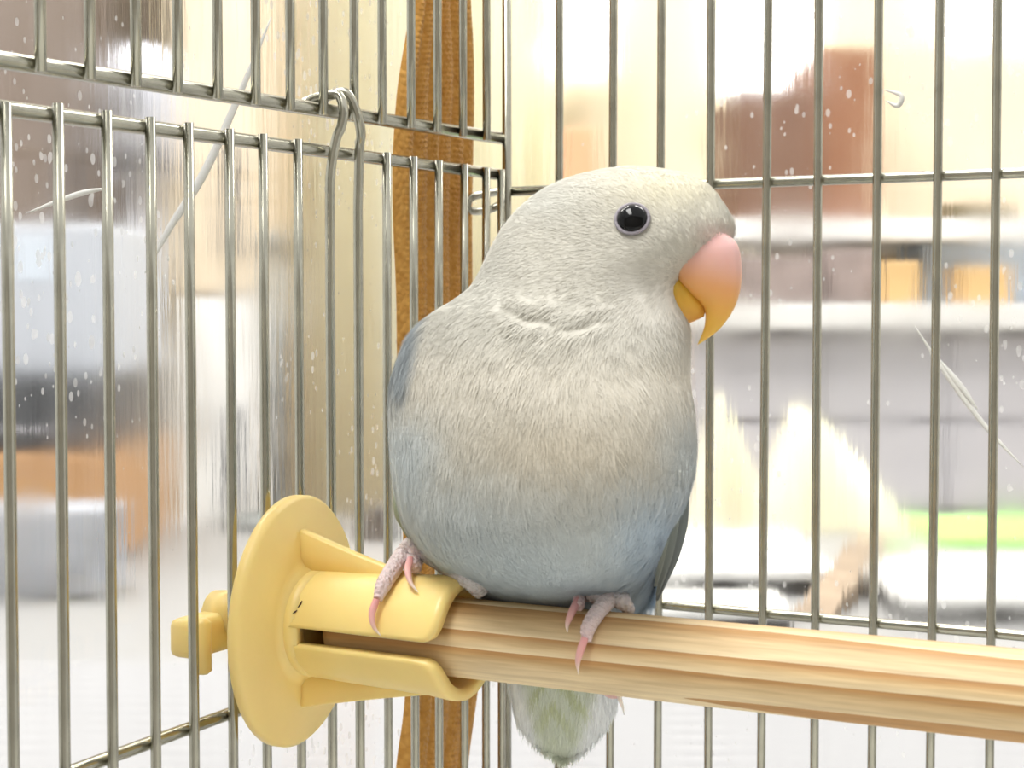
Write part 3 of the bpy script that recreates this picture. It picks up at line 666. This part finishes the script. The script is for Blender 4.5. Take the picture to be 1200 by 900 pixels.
def seg_dist(x, y, pts):
    best = np.full(np.shape(x), 1e9); 
    for (x0, y0), (x1, y1) in zip(pts[:-1], pts[1:]):
        dx, dy = x1 - x0, y1 - y0; t_ = np.clip(((x - x0) * dx + (y - y0) * dy) / (dx * dx + dy * dy), 0, 1)
        best = np.minimum(best, np.hypot(x - x0 - t_ * dx, y - y0 - t_ * dy))
    return best
NT = 168; th = np.linspace(0, 2 * math.pi, NT, endpoint=False)
rows_px = []
for y in ysamp:
    cx, a_, hd, vc, k = sec(y)
    x = cx + a_ * np.cos(th); v = vc + k * a_ * np.cos(th) + hd * np.sin(th)
    rows_px.append(np.stack([x, np.full(NT, y), v], 1))
G = np.array(rows_px)                                     # pixel-space grid (rows, NT, 3)
# relief: tufts of feathers, the ruffled crease below the cheek, the line between chest and flank
dvx = np.gradient(G, axis=1); dvy = np.gradient(G, axis=0)
def mesh_normals(G):
    du = np.roll(G, -1, 1) - np.roll(G, 1, 1); dv_ = np.gradient(G, axis=0); n_ = np.cross(du, dv_); l_ = np.linalg.norm(n_, axis=2, keepdims=True); n_ /= l_ + 1e-9
    c = G.mean(axis=1, keepdims=True); s = np.sign(np.sum(n_ * (G - c), axis=2, keepdims=True)); s[s == 0] = 1; return n_ * s
N0 = mesh_normals(G)
disp = np.zeros(G.shape[:2]); front = G[:, :, 2] > 0
for i in range(G.shape[0]):
    for j in range(NT):
        x, y, v = G[i, j]
        amp = 0.6 if y < 330 else 0.9
        disp[i, j] = amp * mnoise.noise((x / 26, y / 46, v / 26)) + 0.7 * amp * mnoise.noise((x / 11, y / 26, v / 11 + 7))
crs = [(606, 366), (622, 375), (642, 373)]; crs2 = [(668, 386), (690, 380), (704, 373)]
X, Y = G[:, :, 0], G[:, :, 1]
d1 = seg_dist(X, Y, crs); d2 = seg_dist(X, Y + 0, crs2); d1u = seg_dist(X, Y + 13, crs); d2u = seg_dist(X, Y + 12, crs2)
disp += front * (-3.6 * np.exp(-(d1 / 6) ** 2) + 2.2 * np.exp(-(d1u / 9) ** 2) - 2.2 * np.exp(-(d2 / 5) ** 2) + 1.4 * np.exp(-(d2u / 8) ** 2))
disp *= np.clip((Y - 200) / 30, 0, 1)
eyed = np.hypot(X - 741, Y - 257); disp += front * (-2.5 * np.exp(-(eyed / 24) ** 2))
G2 = G + N0 * disp[:, :, None]

# ---- plumage colour: pure colour of the feathers at a place on the bird
def sm(a_, b_, t_): t_ = np.clip((t_ - a_) / (b_ - a_), 0, 1); return t_ * t_ * (3 - 2 * t_)
def plume(x, y, v):
    c = np.tile(lin((214, 211, 200)), (len(x), 1))
    def mix(c, s, f): f = np.clip(f, 0, 1)[:, None]; return c * (1 - f) + lin(s) * f
    c = mix(c, (200, 198, 188), sm(640, 560, x) * sm(420, 330, y))                       # nape, soft grey
    c = mix(c, (208, 207, 198), np.exp(-(((x - 640) / 55) ** 2 + ((y - 232) / 26) ** 2)))
    c = mix(c, (232, 227, 205), np.exp(-(((x - 790) / 70) ** 2 + ((y - 222) / 32) ** 2)))  # cream forehead
    c = mix(c, (230, 227, 218), np.exp(-(((x - 770) / 50) ** 2 + ((y - 350) / 48) ** 2)) * .8)
    c = mix(c, (222, 196, 190), np.exp(-(((x - 838) / 20) ** 2 + ((y - 280) / 12) ** 2)) * .6)   # rosy at the cere
    c = mix(c, (231, 226, 213), sm(380, 430, y) * sm(520, 450, y) * .9)                    # pale bib
    c = mix(c, (217, 207, 187), np.exp(-(((x - 655) / 115) ** 2 + ((y - 512) / 44) ** 2)) * .75)
    blue = sm(490, 640, y + 26 * np.exp(-((x - 650) / 90) ** 2) * -1)
    side = np.maximum(sm(550, 470, x), sm(745, 815, x)) * sm(440, 520, y)
    c = mix(c, (206, 216, 220), np.maximum(blue, side * .85))
    c = mix(c, (190, 211, 230), np.maximum(sm(690, 790, x) * sm(520, 620, y), sm(640, 705, y) * .35))
    c = mix(c, (200, 213, 218), sm(620, 690, y) * sm(700, 620, x) * .6)
    wing = sm(520, 504, x + (y - 350) * .34) * sm(348, 366, y) * sm(490, 430, y)
    c = mix(c, (150, 160, 166), wing * .95)
    c = mix(c, (196, 204, 206), sm(-40, -90, v) * sm(330, 380, y))                          # back and folded wings
    return c
V = G2.reshape(-1, 3); W = np.array([bp(*q) for q in V]) - BO
R0, m_ = G2.shape[:2]; _, Fc = loftm(G2)
body = mk('body', W, Fc, M['feather'], bird, True, plume(V[:, 0], V[:, 1], V[:, 2]))

# ---- fine feather barbs lying over the body (uncountable): tapered ribbons that follow the lie of the plumage
N2 = mesh_normals(G2)
def barbs(name, Gx, Nx, count, colour, flow, length, width, lift, parent, bend=150.0, seed=3, jitter=.16, vary=.07):
    rg = np.random.default_rng(seed); R_, m__ = Gx.shape[:2]
    a0 = Gx[:-1]; e1 = np.roll(a0, -1, 1) - a0; e2 = Gx[1:] - a0; ar = np.linalg.norm(np.cross(e1, e2), axis=2)
    ar = ar * np.where(Gx[:-1, :, 2] > Gx[:-1, :, 2].mean(1, keepdims=True) - 10, 1.0, 0.35)
    idx = rg.choice(ar.size, count, p=(ar / ar.sum()).ravel()); i = idx // m__; j = idx % m__; s = rg.random(count)[:, None]; t_ = rg.random(count)[:, None]
    j2 = (j + 1) % m__
    def bl(Q): return (Q[i, j] * (1 - s) + Q[i, j2] * s) * (1 - t_) + (Q[i + 1, j] * (1 - s) + Q[i + 1, j2] * s) * t_
    p = bl(Gx); n_ = bl(Nx); n_ /= np.linalg.norm(n_, axis=1)[:, None] + 1e-9
    f_ = flow(p); f_ = f_ + rg.normal(0, jitter, f_.shape); f_ -= np.sum(f_ * n_, axis=1)[:, None] * n_; f_ /= np.linalg.norm(f_, axis=1)[:, None] + 1e-9
    ln_ = length(p)[:, None] * rg.uniform(.6, 1.25, (count, 1)); wd = width * rg.uniform(.6, 1.3, (count, 1)); lf = (lift(p) if callable(lift) else lift) * rg.uniform(.2, 1.0, (count, 1)) ** 2
    sd = np.cross(n_, f_); cv = rg.normal(0, .10, (count, 1))
    b0 = p - n_ * 0.6; q1 = p + f_ * ln_ * .5 + n_ * (lf * .45 + .5 - (ln_ * .5) ** 2 / (2 * bend)) + sd * ln_ * cv * .3; q2 = p + f_ * ln_ + n_ * (lf + .5 - ln_ ** 2 / (2 * bend)) + sd * ln_ * cv
    pts = np.stack([b0 - sd * wd, b0 + sd * wd, q1 - sd * wd * .8, q1 + sd * wd * .8, q2], 1)     # (count,5,3)
    flat = pts.reshape(-1, 3)
    dep = dB - flat[:, 2] * SP
    Wd = C0 + dep[:, None] * (FW + ((flat[:, 0] - 600) / F)[:, None] * RT + ((450 - flat[:, 1]) / F)[:, None] * UP) - BO
    base = np.arange(count)[:, None] * 5
    tri = np.concatenate([base + np.array([0, 1, 3]), base + np.array([0, 3, 2]), base + np.array([2, 3, 4])], 0)
    cc = colour(p[:, 0], p[:, 1], p[:, 2]) * rg.uniform(1 - vary, 1 + vary, (count, 1)); cc = np.repeat(np.clip(cc, 0, .98), 5, 0)
    me = bpy.data.meshes.new(name); me.vertices.add(len(Wd)); me.vertices.foreach_set('co', Wd.astype(np.float32).ravel())
    me.loops.add(tri.size); me.loops.foreach_set('vertex_index', tri.astype(np.int32).ravel())
    me.polygons.add(len(tri)); me.polygons.foreach_set('loop_start', np.arange(0, tri.size, 3, dtype=np.int32)); me.polygons.foreach_set('loop_total', np.full(len(tri), 3, np.int32))
    me.polygons.foreach_set('use_smooth', np.ones(len(tri), bool))
    at = me.color_attributes.new('Col', 'FLOAT_COLOR', 'POINT'); c4 = np.ones((len(Wd), 4), np.float32); c4[:, :3] = cc; at.data.foreach_set('color', c4.ravel())
    me.materials.append(M['feather']); me.update(calc_edges=True); me.validate()
    o = bpy.data.objects.new(name, me); col.objects.link(o); o.parent = parent; o['kind'] = 'stuff'; return o
BK = np.array([812, 318, 40.0])
def flow_body(p):
    rad_ = p - BK; rad_ = rad_ / (np.linalg.norm(rad_, axis=1)[:, None] + 1e-6)
    dn = np.stack([(p[:, 0] - 640) / 700, np.ones(len(p)), np.zeros(len(p))], 1)
    k = sm(340, 460, p[:, 1] + 40 * sm(700, 790, p[:, 0]))[:, None]; swirl = .35 * np.sin(p[:, 0] / 37 + p[:, 1] / 61)[:, None] * k
    return rad_ * (1 - k) + dn * k + swirl * np.array([[.6, 0, 0]])
barbs('plumage', G2, N2, 110000, plume, flow_body, lambda p: 13 + 24 * sm(300, 440, p[:, 1]), 0.55, lambda p: (1.2 + 1.4 * sm(320, 450, p[:, 1]))[:, None], bird, 210.0, vary=.05)

# ---- eye
def frame(n_):
    n_ = n_ / np.linalg.norm(n_); u = np.cross([0, 0, 1.0], n_); u /= np.linalg.norm(u); return u, np.cross(n_, u), n_
def dome(c, n_, r, flat, sides=32, rings=12):
    u, w_, n_ = frame(n_); V = []; rows = []
    for i in range(rings + 1):
        a_ = math.pi * i / rings; rr = max(r * math.sin(a_), 1e-6)
        rows.append([c + n_ * (-r * flat * math.cos(a_)) + rr * (math.cos(b_) * u + math.sin(b_) * w_) for b_ in np.linspace(0, 2 * math.pi, sides, endpoint=False)])
    return loftm(rows)
def ring(c, n_, R, r, sides=40, sec_=12):
    u, w_, n_ = frame(n_); V = []; Fc = []
    for i in range(sides):
        a_ = 2 * math.pi * i / sides; rd = math.cos(a_) * u + math.sin(a_) * w_
        for k in range(sec_):
            b_ = 2 * math.pi * k / sec_; V.append(c + rd * (R + r * math.cos(b_)) + n_ * r * .8 * math.sin(b_))
    for i in range(sides):
        for k in range(sec_):
            Fc.append((i * sec_ + k, i * sec_ + (k + 1) % sec_, ((i + 1) % sides) * sec_ + (k + 1) % sec_, ((i + 1) % sides) * sec_ + k))
    return V, Fc
for side, (ex, ey) in ((1, (741, 257)), (-1, (741, 257))):
    v0 = front_v(ex, ey, side); h_ = 6
    pu = bp(ex + h_, ey, front_v(ex + h_, ey, side)) - bp(ex - h_, ey, front_v(ex - h_, ey, side)); pw = bp(ex, ey - h_, front_v(ex, ey - h_, side)) - bp(ex, ey + h_, front_v(ex, ey + h_, side))
    nn_ = np.cross(pu, pw); nn_ /= np.linalg.norm(nn_)
    if nn_ @ (FW * -side) < 0: nn_ = -nn_
    c = bp(ex, ey, v0) - BO
    eo = mk('eye', *dome(c + nn_ * SP * 0.5, nn_, 17.6 * SP, .62), M['eye'], bird)
    mk('eye_ring', *ring(c + nn_ * SP * 1.4, nn_, 18.3 * SP, 2.3 * SP), M['eyering'], eo)

# ---- beak
def beak_piece(name, secs, colf, sub=5):
    secs = catmull(np.array(secs, float), sub); rows = []; cols = []
    for cx_, cy_, tx, ty, wd, ps in secs:
        c_ = np.array([cx_, cy_]); t_ = np.array([tx, ty]); row = []
        mx = (cx_ + tx) / 2; k = .25
        for q in np.linspace(0, 2 * math.pi, 28, endpoint=False):
            s = (1 - math.cos(q)) / 2                     # 0 at culmen, 1 at cutting edge
            xy = c_ + (t_ - c_) * s
            vv = 30 + k * (mx - 726) + wd * math.copysign(abs(math.sin(q)) ** ps, math.sin(q)) * (1 - .28 * s)
            row.append(bp(xy[0], xy[1], vv) - BO); cols.append(colf(xy[0], xy[1]))
        rows.append(row)
    v, f = loftm(rows); return mk(name, v, f, M['horn'], bird, True, np.array(cols))
def ramp(stops, t_):
    for (a_, ca), (b_, cb) in zip(stops[:-1], stops[1:]):
        if t_ <= b_: u = max(0, (t_ - a_) / (b_ - a_)); return lin(ca) * (1 - u) + lin(cb) * u
    return lin(stops[-1][1])
def up_col(x, y):
    t_ = (y - 285) + (830 - x) * .22
    return ramp([(0, (236, 190, 186)), (22, (234, 184, 170)), (48, (236, 174, 118)), (72, (240, 182, 92)), (95, (238, 190, 84)), (118, (238, 196, 96))], t_)
beak_piece('upper_beak', [(838, 262, 774, 300, 35, .62), (855, 276, 781, 307, 37, .62), (865, 288, 788, 316, 37, .62), (869, 308, 797, 331, 34, .62), (869, 330, 810, 345, 28, .62), (864, 353, 819, 353, 22, .62), (855, 371, 826, 364, 16, .62), (842, 387, 826, 380, 9.5, .62), (829, 397, 822, 393, 4.5, .62), (818, 404, 817.4, 403.4, .6, .62)], up_col)
beak_piece('lower_beak', [(788, 312, 776, 370, 30, 1), (799, 322, 786, 379, 30, 1), (808, 332, 796, 381, 27, 1), (815, 342, 807, 379, 21, 1), (822, 352, 817, 375, 13, 1), (827, 364, 825, 371, 4, 1)], lambda x, y: ramp([(0, (216, 176, 66)), (30, (226, 172, 72)), (50, (222, 160, 84))], y - 335))

# ---- feet
def toe(name, pts, rads, colf, parent, scales=True, sub=8, sides=14):
    q = catmull(np.array(pts), sub * 2); s_ = np.linspace(0, 1, len(rads)); r = np.interp(np.linspace(0, 1, len(q)), s_, rads)
    if scales:
        L_ = np.concatenate([[0], np.cumsum(np.linalg.norm(np.diff(q, axis=0), axis=1))]); r = r * (0.93 + .11 * np.abs(np.sin(L_ / (5.5 * SP) * math.pi / 1)) ** .7)
    v, f = tube(q - BO, r, sides); c = np.array([colf(t_) for t_ in np.linspace(0, 1, len(q))])
    c = np.repeat(c, sides, 0)
    return mk(name, v, f, M['skin'] if scales else M['horn'], parent, True, c)
grey = lambda t_: lin((208, 204, 204)) * (1 - t_) + lin((224, 200, 198)) * t_
shank_col = lambda t_: lin((208, 204, 204))
claw = lambda t_: ramp([(0, (224, 160, 160)), (.55, (230, 182, 176)), (1, (244, 232, 218))], t_)
rt = 9.2 * SP
def foot(toes, claws, R, extra, big=1.0, big2=1.0):
    fo = toe('foot', [P(x, y, axis_depth(x)[0] + .003) if k is None else on_perch(x, y, R + rt * k) for x, y, k in toes[0]], np.array([.7, 1.05, 1.08, 1.04, 1.0, .92, .55]) * rt * big, grey, bird)
    for tt in toes[1:]: toe('toe', [on_perch(x, y, R + rt * k) for x, y, k in tt], np.array([1.0, 1.12, 1.1, .98, .6]) * rt * big2, grey, fo)
    for cc in claws: toe('claw', [on_perch(x, y, R + rt * k) for x, y, k in cc], [4.3 * SP, 4.6 * SP, 3.8 * SP, 2.2 * SP, .5 * SP], claw, fo, False)
    for e in extra: toe('toe', e, [rt * 1.3, rt * 1.7, rt * 1.6, rt * 1.2], shank_col, fo)
# foot on the wood
foot([[(739, 717, None), (730, 706, .6), (717, 702, 1), (704, 713, 1), (694, 727, 1), (688.5, 739, 1), (688, 752, .8)], [(714, 704, .9), (701, 699, 1.2), (689, 695, 1.4), (680, 698, 1.4), (679, 711, 1.1)]],
     [[(686, 747, 1.3), (680, 763, 1.25), (677, 777, 1.0), (678, 790, .35)], [(677, 703, 1.4), (670, 718, 1.35), (665, 731, 1.0), (665, 741, .3)]], PR,
     [])
# foot on the yellow socket
RS = 0.0101
foot([[(512, 652, .6), (497, 640, 1), (484, 638, 1), (472, 650, 1), (460, 668, 1), (449, 686, 1), (443, 702, .9)], [(515, 656, .9), (503, 648, 1.3), (492, 645, 1.6), (486, 654, 1.4), (487, 666, 1.0)]],
     [[(441, 703, 1.2), (436, 719, 1.15), (438, 734, .9), (446, 745, .3)], [(481, 655, 2.0), (478, 668, 1.8), (481, 682, 1.2), (490, 694, .4)]], RS,
     [[on_perch(503, 650, RS + rt * 1.4), on_perch(526, 660, RS + rt * .8) - FW * 0, on_perch(550, 676, RS + rt * .5), on_perch(566, 694, PR + rt)]], 1.14, 1.36)
# legs (feathered shanks hidden under the belly)
for (x0, y0, v0), (x1, y1) in (((545, 640, -60), (515, 655)), ((722, 670, -30), (728, 706))):
    e_ = on_perch(x1, y1, (RS if x1 < 600 else PR) + rt)
    toe('shank', [bp(x0, y0, v0), (bp(x0, y0, v0) + e_) / 2, e_], [rt * 1.6, rt * 1.4, rt * 1.1], shank_col, bird)
# hind toe tip showing under the perch
hz = Qp + A * ((P(718, 812, dB) - Qp) @ A)
h0 = bp(700, 800, -70); h1 = bp(716, 809, -20); h2 = bp(723, 812, 6)
ht = toe('toe', [h0, h1, h2], [rt * .9, rt, rt * .7], lambda t_: lin((226, 186, 180)), bird)
toe('claw', [bp(724, 811, 4), bp(727, 821, 6), bp(730, 830, 4), bp(731.5, 838, 0)], [3.2 * SP, 2.6 * SP, 1.6 * SP, .4 * SP], lambda t_: lin((240, 232, 226)), ht, False)

# ---- tail: covert body plus feather blades
TT = np.array([(715, 610, 700, 44, -128), (745, 600, 712, 40, -140), (797, 597, 722, 32, -150), (825, 601, 722, 25, -152), (845, 606, 714, 19, -152), (862, 618, 700, 13, -152), (874, 634, 688, 8, -151), (883, 650, 674, 4, -150), (886, 660, 664, 1, -150)])
yt = np.linspace(715, 886, 46); TG = []
for y in yt:
    xl, xr, hd, vc = (np.interp(y, TT[:, 0], TT[:, c]) for c in range(1, 5)); cx = (xl + xr) / 2; a_ = (xr - xl) / 2
    t64 = np.linspace(0, 2 * math.pi, 64, endpoint=False); TG.append(np.stack([cx + a_ * np.cos(t64), np.full(64, y), vc + hd * np.sin(t64)], 1))
TG = np.array(TG); TN = mesh_normals(TG)
def tail_col(x, y, v):
    c = np.tile(lin((212, 220, 204)), (len(x), 1))
    def mix(c, s, f): f = np.clip(f, 0, 1)[:, None]; return c * (1 - f) + lin(s) * f
    c = mix(c, (182, 192, 134), sm(.45, .85, .5 + .5 * np.sin((np.abs(x - 648) * 1.0 + (830 - y) * .75) / 5.0)) * sm(880, 815, y) * .6)
    edge = np.maximum(sm(622, 604, x - (y - 797) * .28), sm(690, 708, x + (y - 797) * .30))
    c = mix(c, (240, 244, 246), edge); return c
v, f = loftm(TG); W = np.array([bp(*q) for q in TG.reshape(-1, 3)]) - BO; q = TG.reshape(-1, 3)
tail = mk('tail', W, f, M['feather'], bird, True, tail_col(q[:, 0], q[:, 1], q[:, 2]))
def flow_tail(p): return np.stack([np.where(p[:, 0] < 648, .45, -.45) * sm(0, 30, np.abs(p[:, 0] - 648)) * .5 + (p[:, 0] - 655) / 140, np.ones(len(p)), np.zeros(len(p))], 1)
barbs('tail_barbs', TG, TN, 9000, tail_col, flow_tail, lambda p: 20 + 0 * p[:, 1], 0.8, 3.0, tail, 300.0, 5, .12, .09)

# ---- wings: overlapping feather blades
def blade(name, pts, widths, colr, parent, nrm, cup=.25, tipcol=None):
    q = catmull(np.array(pts), 6); n_ = len(q); w_ = np.interp(np.linspace(0, 1, n_), np.linspace(0, 1, len(widths)), widths) * SP
    T_ = np.gradient(q, axis=0); T_ /= np.linalg.norm(T_, axis=1)[:, None]; V = []; cols = []
    for layer in (1, -1):
        for i in range(n_):
            s = np.cross(nrm, T_[i]); s /= np.linalg.norm(s); nn2 = np.cross(T_[i], s)
            for k in range(7):
                e = (k - 3) / 3; V.append(q[i] + s * w_[i] * e + nn2 * (w_[i] * cup * (1 - e * e) + layer * SP * .5 * (1 - abs(e)) + (SP * .8 if k == 3 else 0)) - BO)
                u = i / (n_ - 1); cc = lin(colr) * (1 - u) + lin(tipcol or colr) * u; cols.append(cc)
    Fc = []
    for layer in (0, 1):
        for i in range(n_ - 1):
            for k in range(6):
                a_ = layer * n_ * 7 + i * 7 + k; qd = (a_, a_ + 1, a_ + 8, a_ + 7); Fc.append(qd if layer == 0 else qd[::-1])
    return mk(name, V, Fc, M['feather'], parent, True, np.array(cols))
nv = -FW + RT * .75
wing_r = None
specs = [((790, 520, 48), (797, 590, 40), (790, 645, 26), (770, 703, 2), 14, (112, 122, 122), (98, 106, 108)),
         ((788, 520, 52), (793, 585, 46), (786, 640, 34), (770, 697, 12), 12, (140, 150, 144), (108, 116, 116)),
         ((784, 515, 56), (788, 580, 52), (781, 630, 42), (768, 687, 24), 11, (158, 168, 156), (122, 130, 126)),
         ((780, 510, 60), (784, 570, 58), (776, 620, 50), (766, 672, 34), 10, (176, 186, 176), (142, 150, 142))]
for i, (p0, p1, p2, p3, wd, c0, c1) in enumerate(specs):
    o = blade('wing' if wing_r is None else 'flight_feather', [bp(*p0), bp(*p1), bp(*p2), bp(*p3)], [wd * .7, wd, wd, wd * .75, wd * .2], c0, wing_r or bird, nv, .2, c1)
    if wing_r is None: wing_r = o
nv = -FW - RT * .8
wing_l = None
specs = [((524, 384, -95), (492, 414, -100), (478, 480, -105), (486, 600, -100), 20, (160, 172, 180), (160, 170, 172)),
         ((520, 392, -80), (496, 424, -86), (482, 480, -92), (488, 560, -90), 18, (164, 176, 184), (174, 184, 188)),
         ((474, 540, -98), (466, 590, -98), (475, 618, -95), (489, 642, -90), 8, (150, 160, 140), (120, 126, 100))]
for i, (p0, p1, p2, p3, wd, c0, c1) in enumerate(specs):
    o = blade('wing' if wing_l is None else 'flight_feather', [bp(*p0), bp(*p1), bp(*p2), bp(*p3)], [wd * .6, wd, wd, wd * .7, wd * .15], c0, wing_l or bird, nv, .3, c1)
    if wing_l is None: wing_l = o
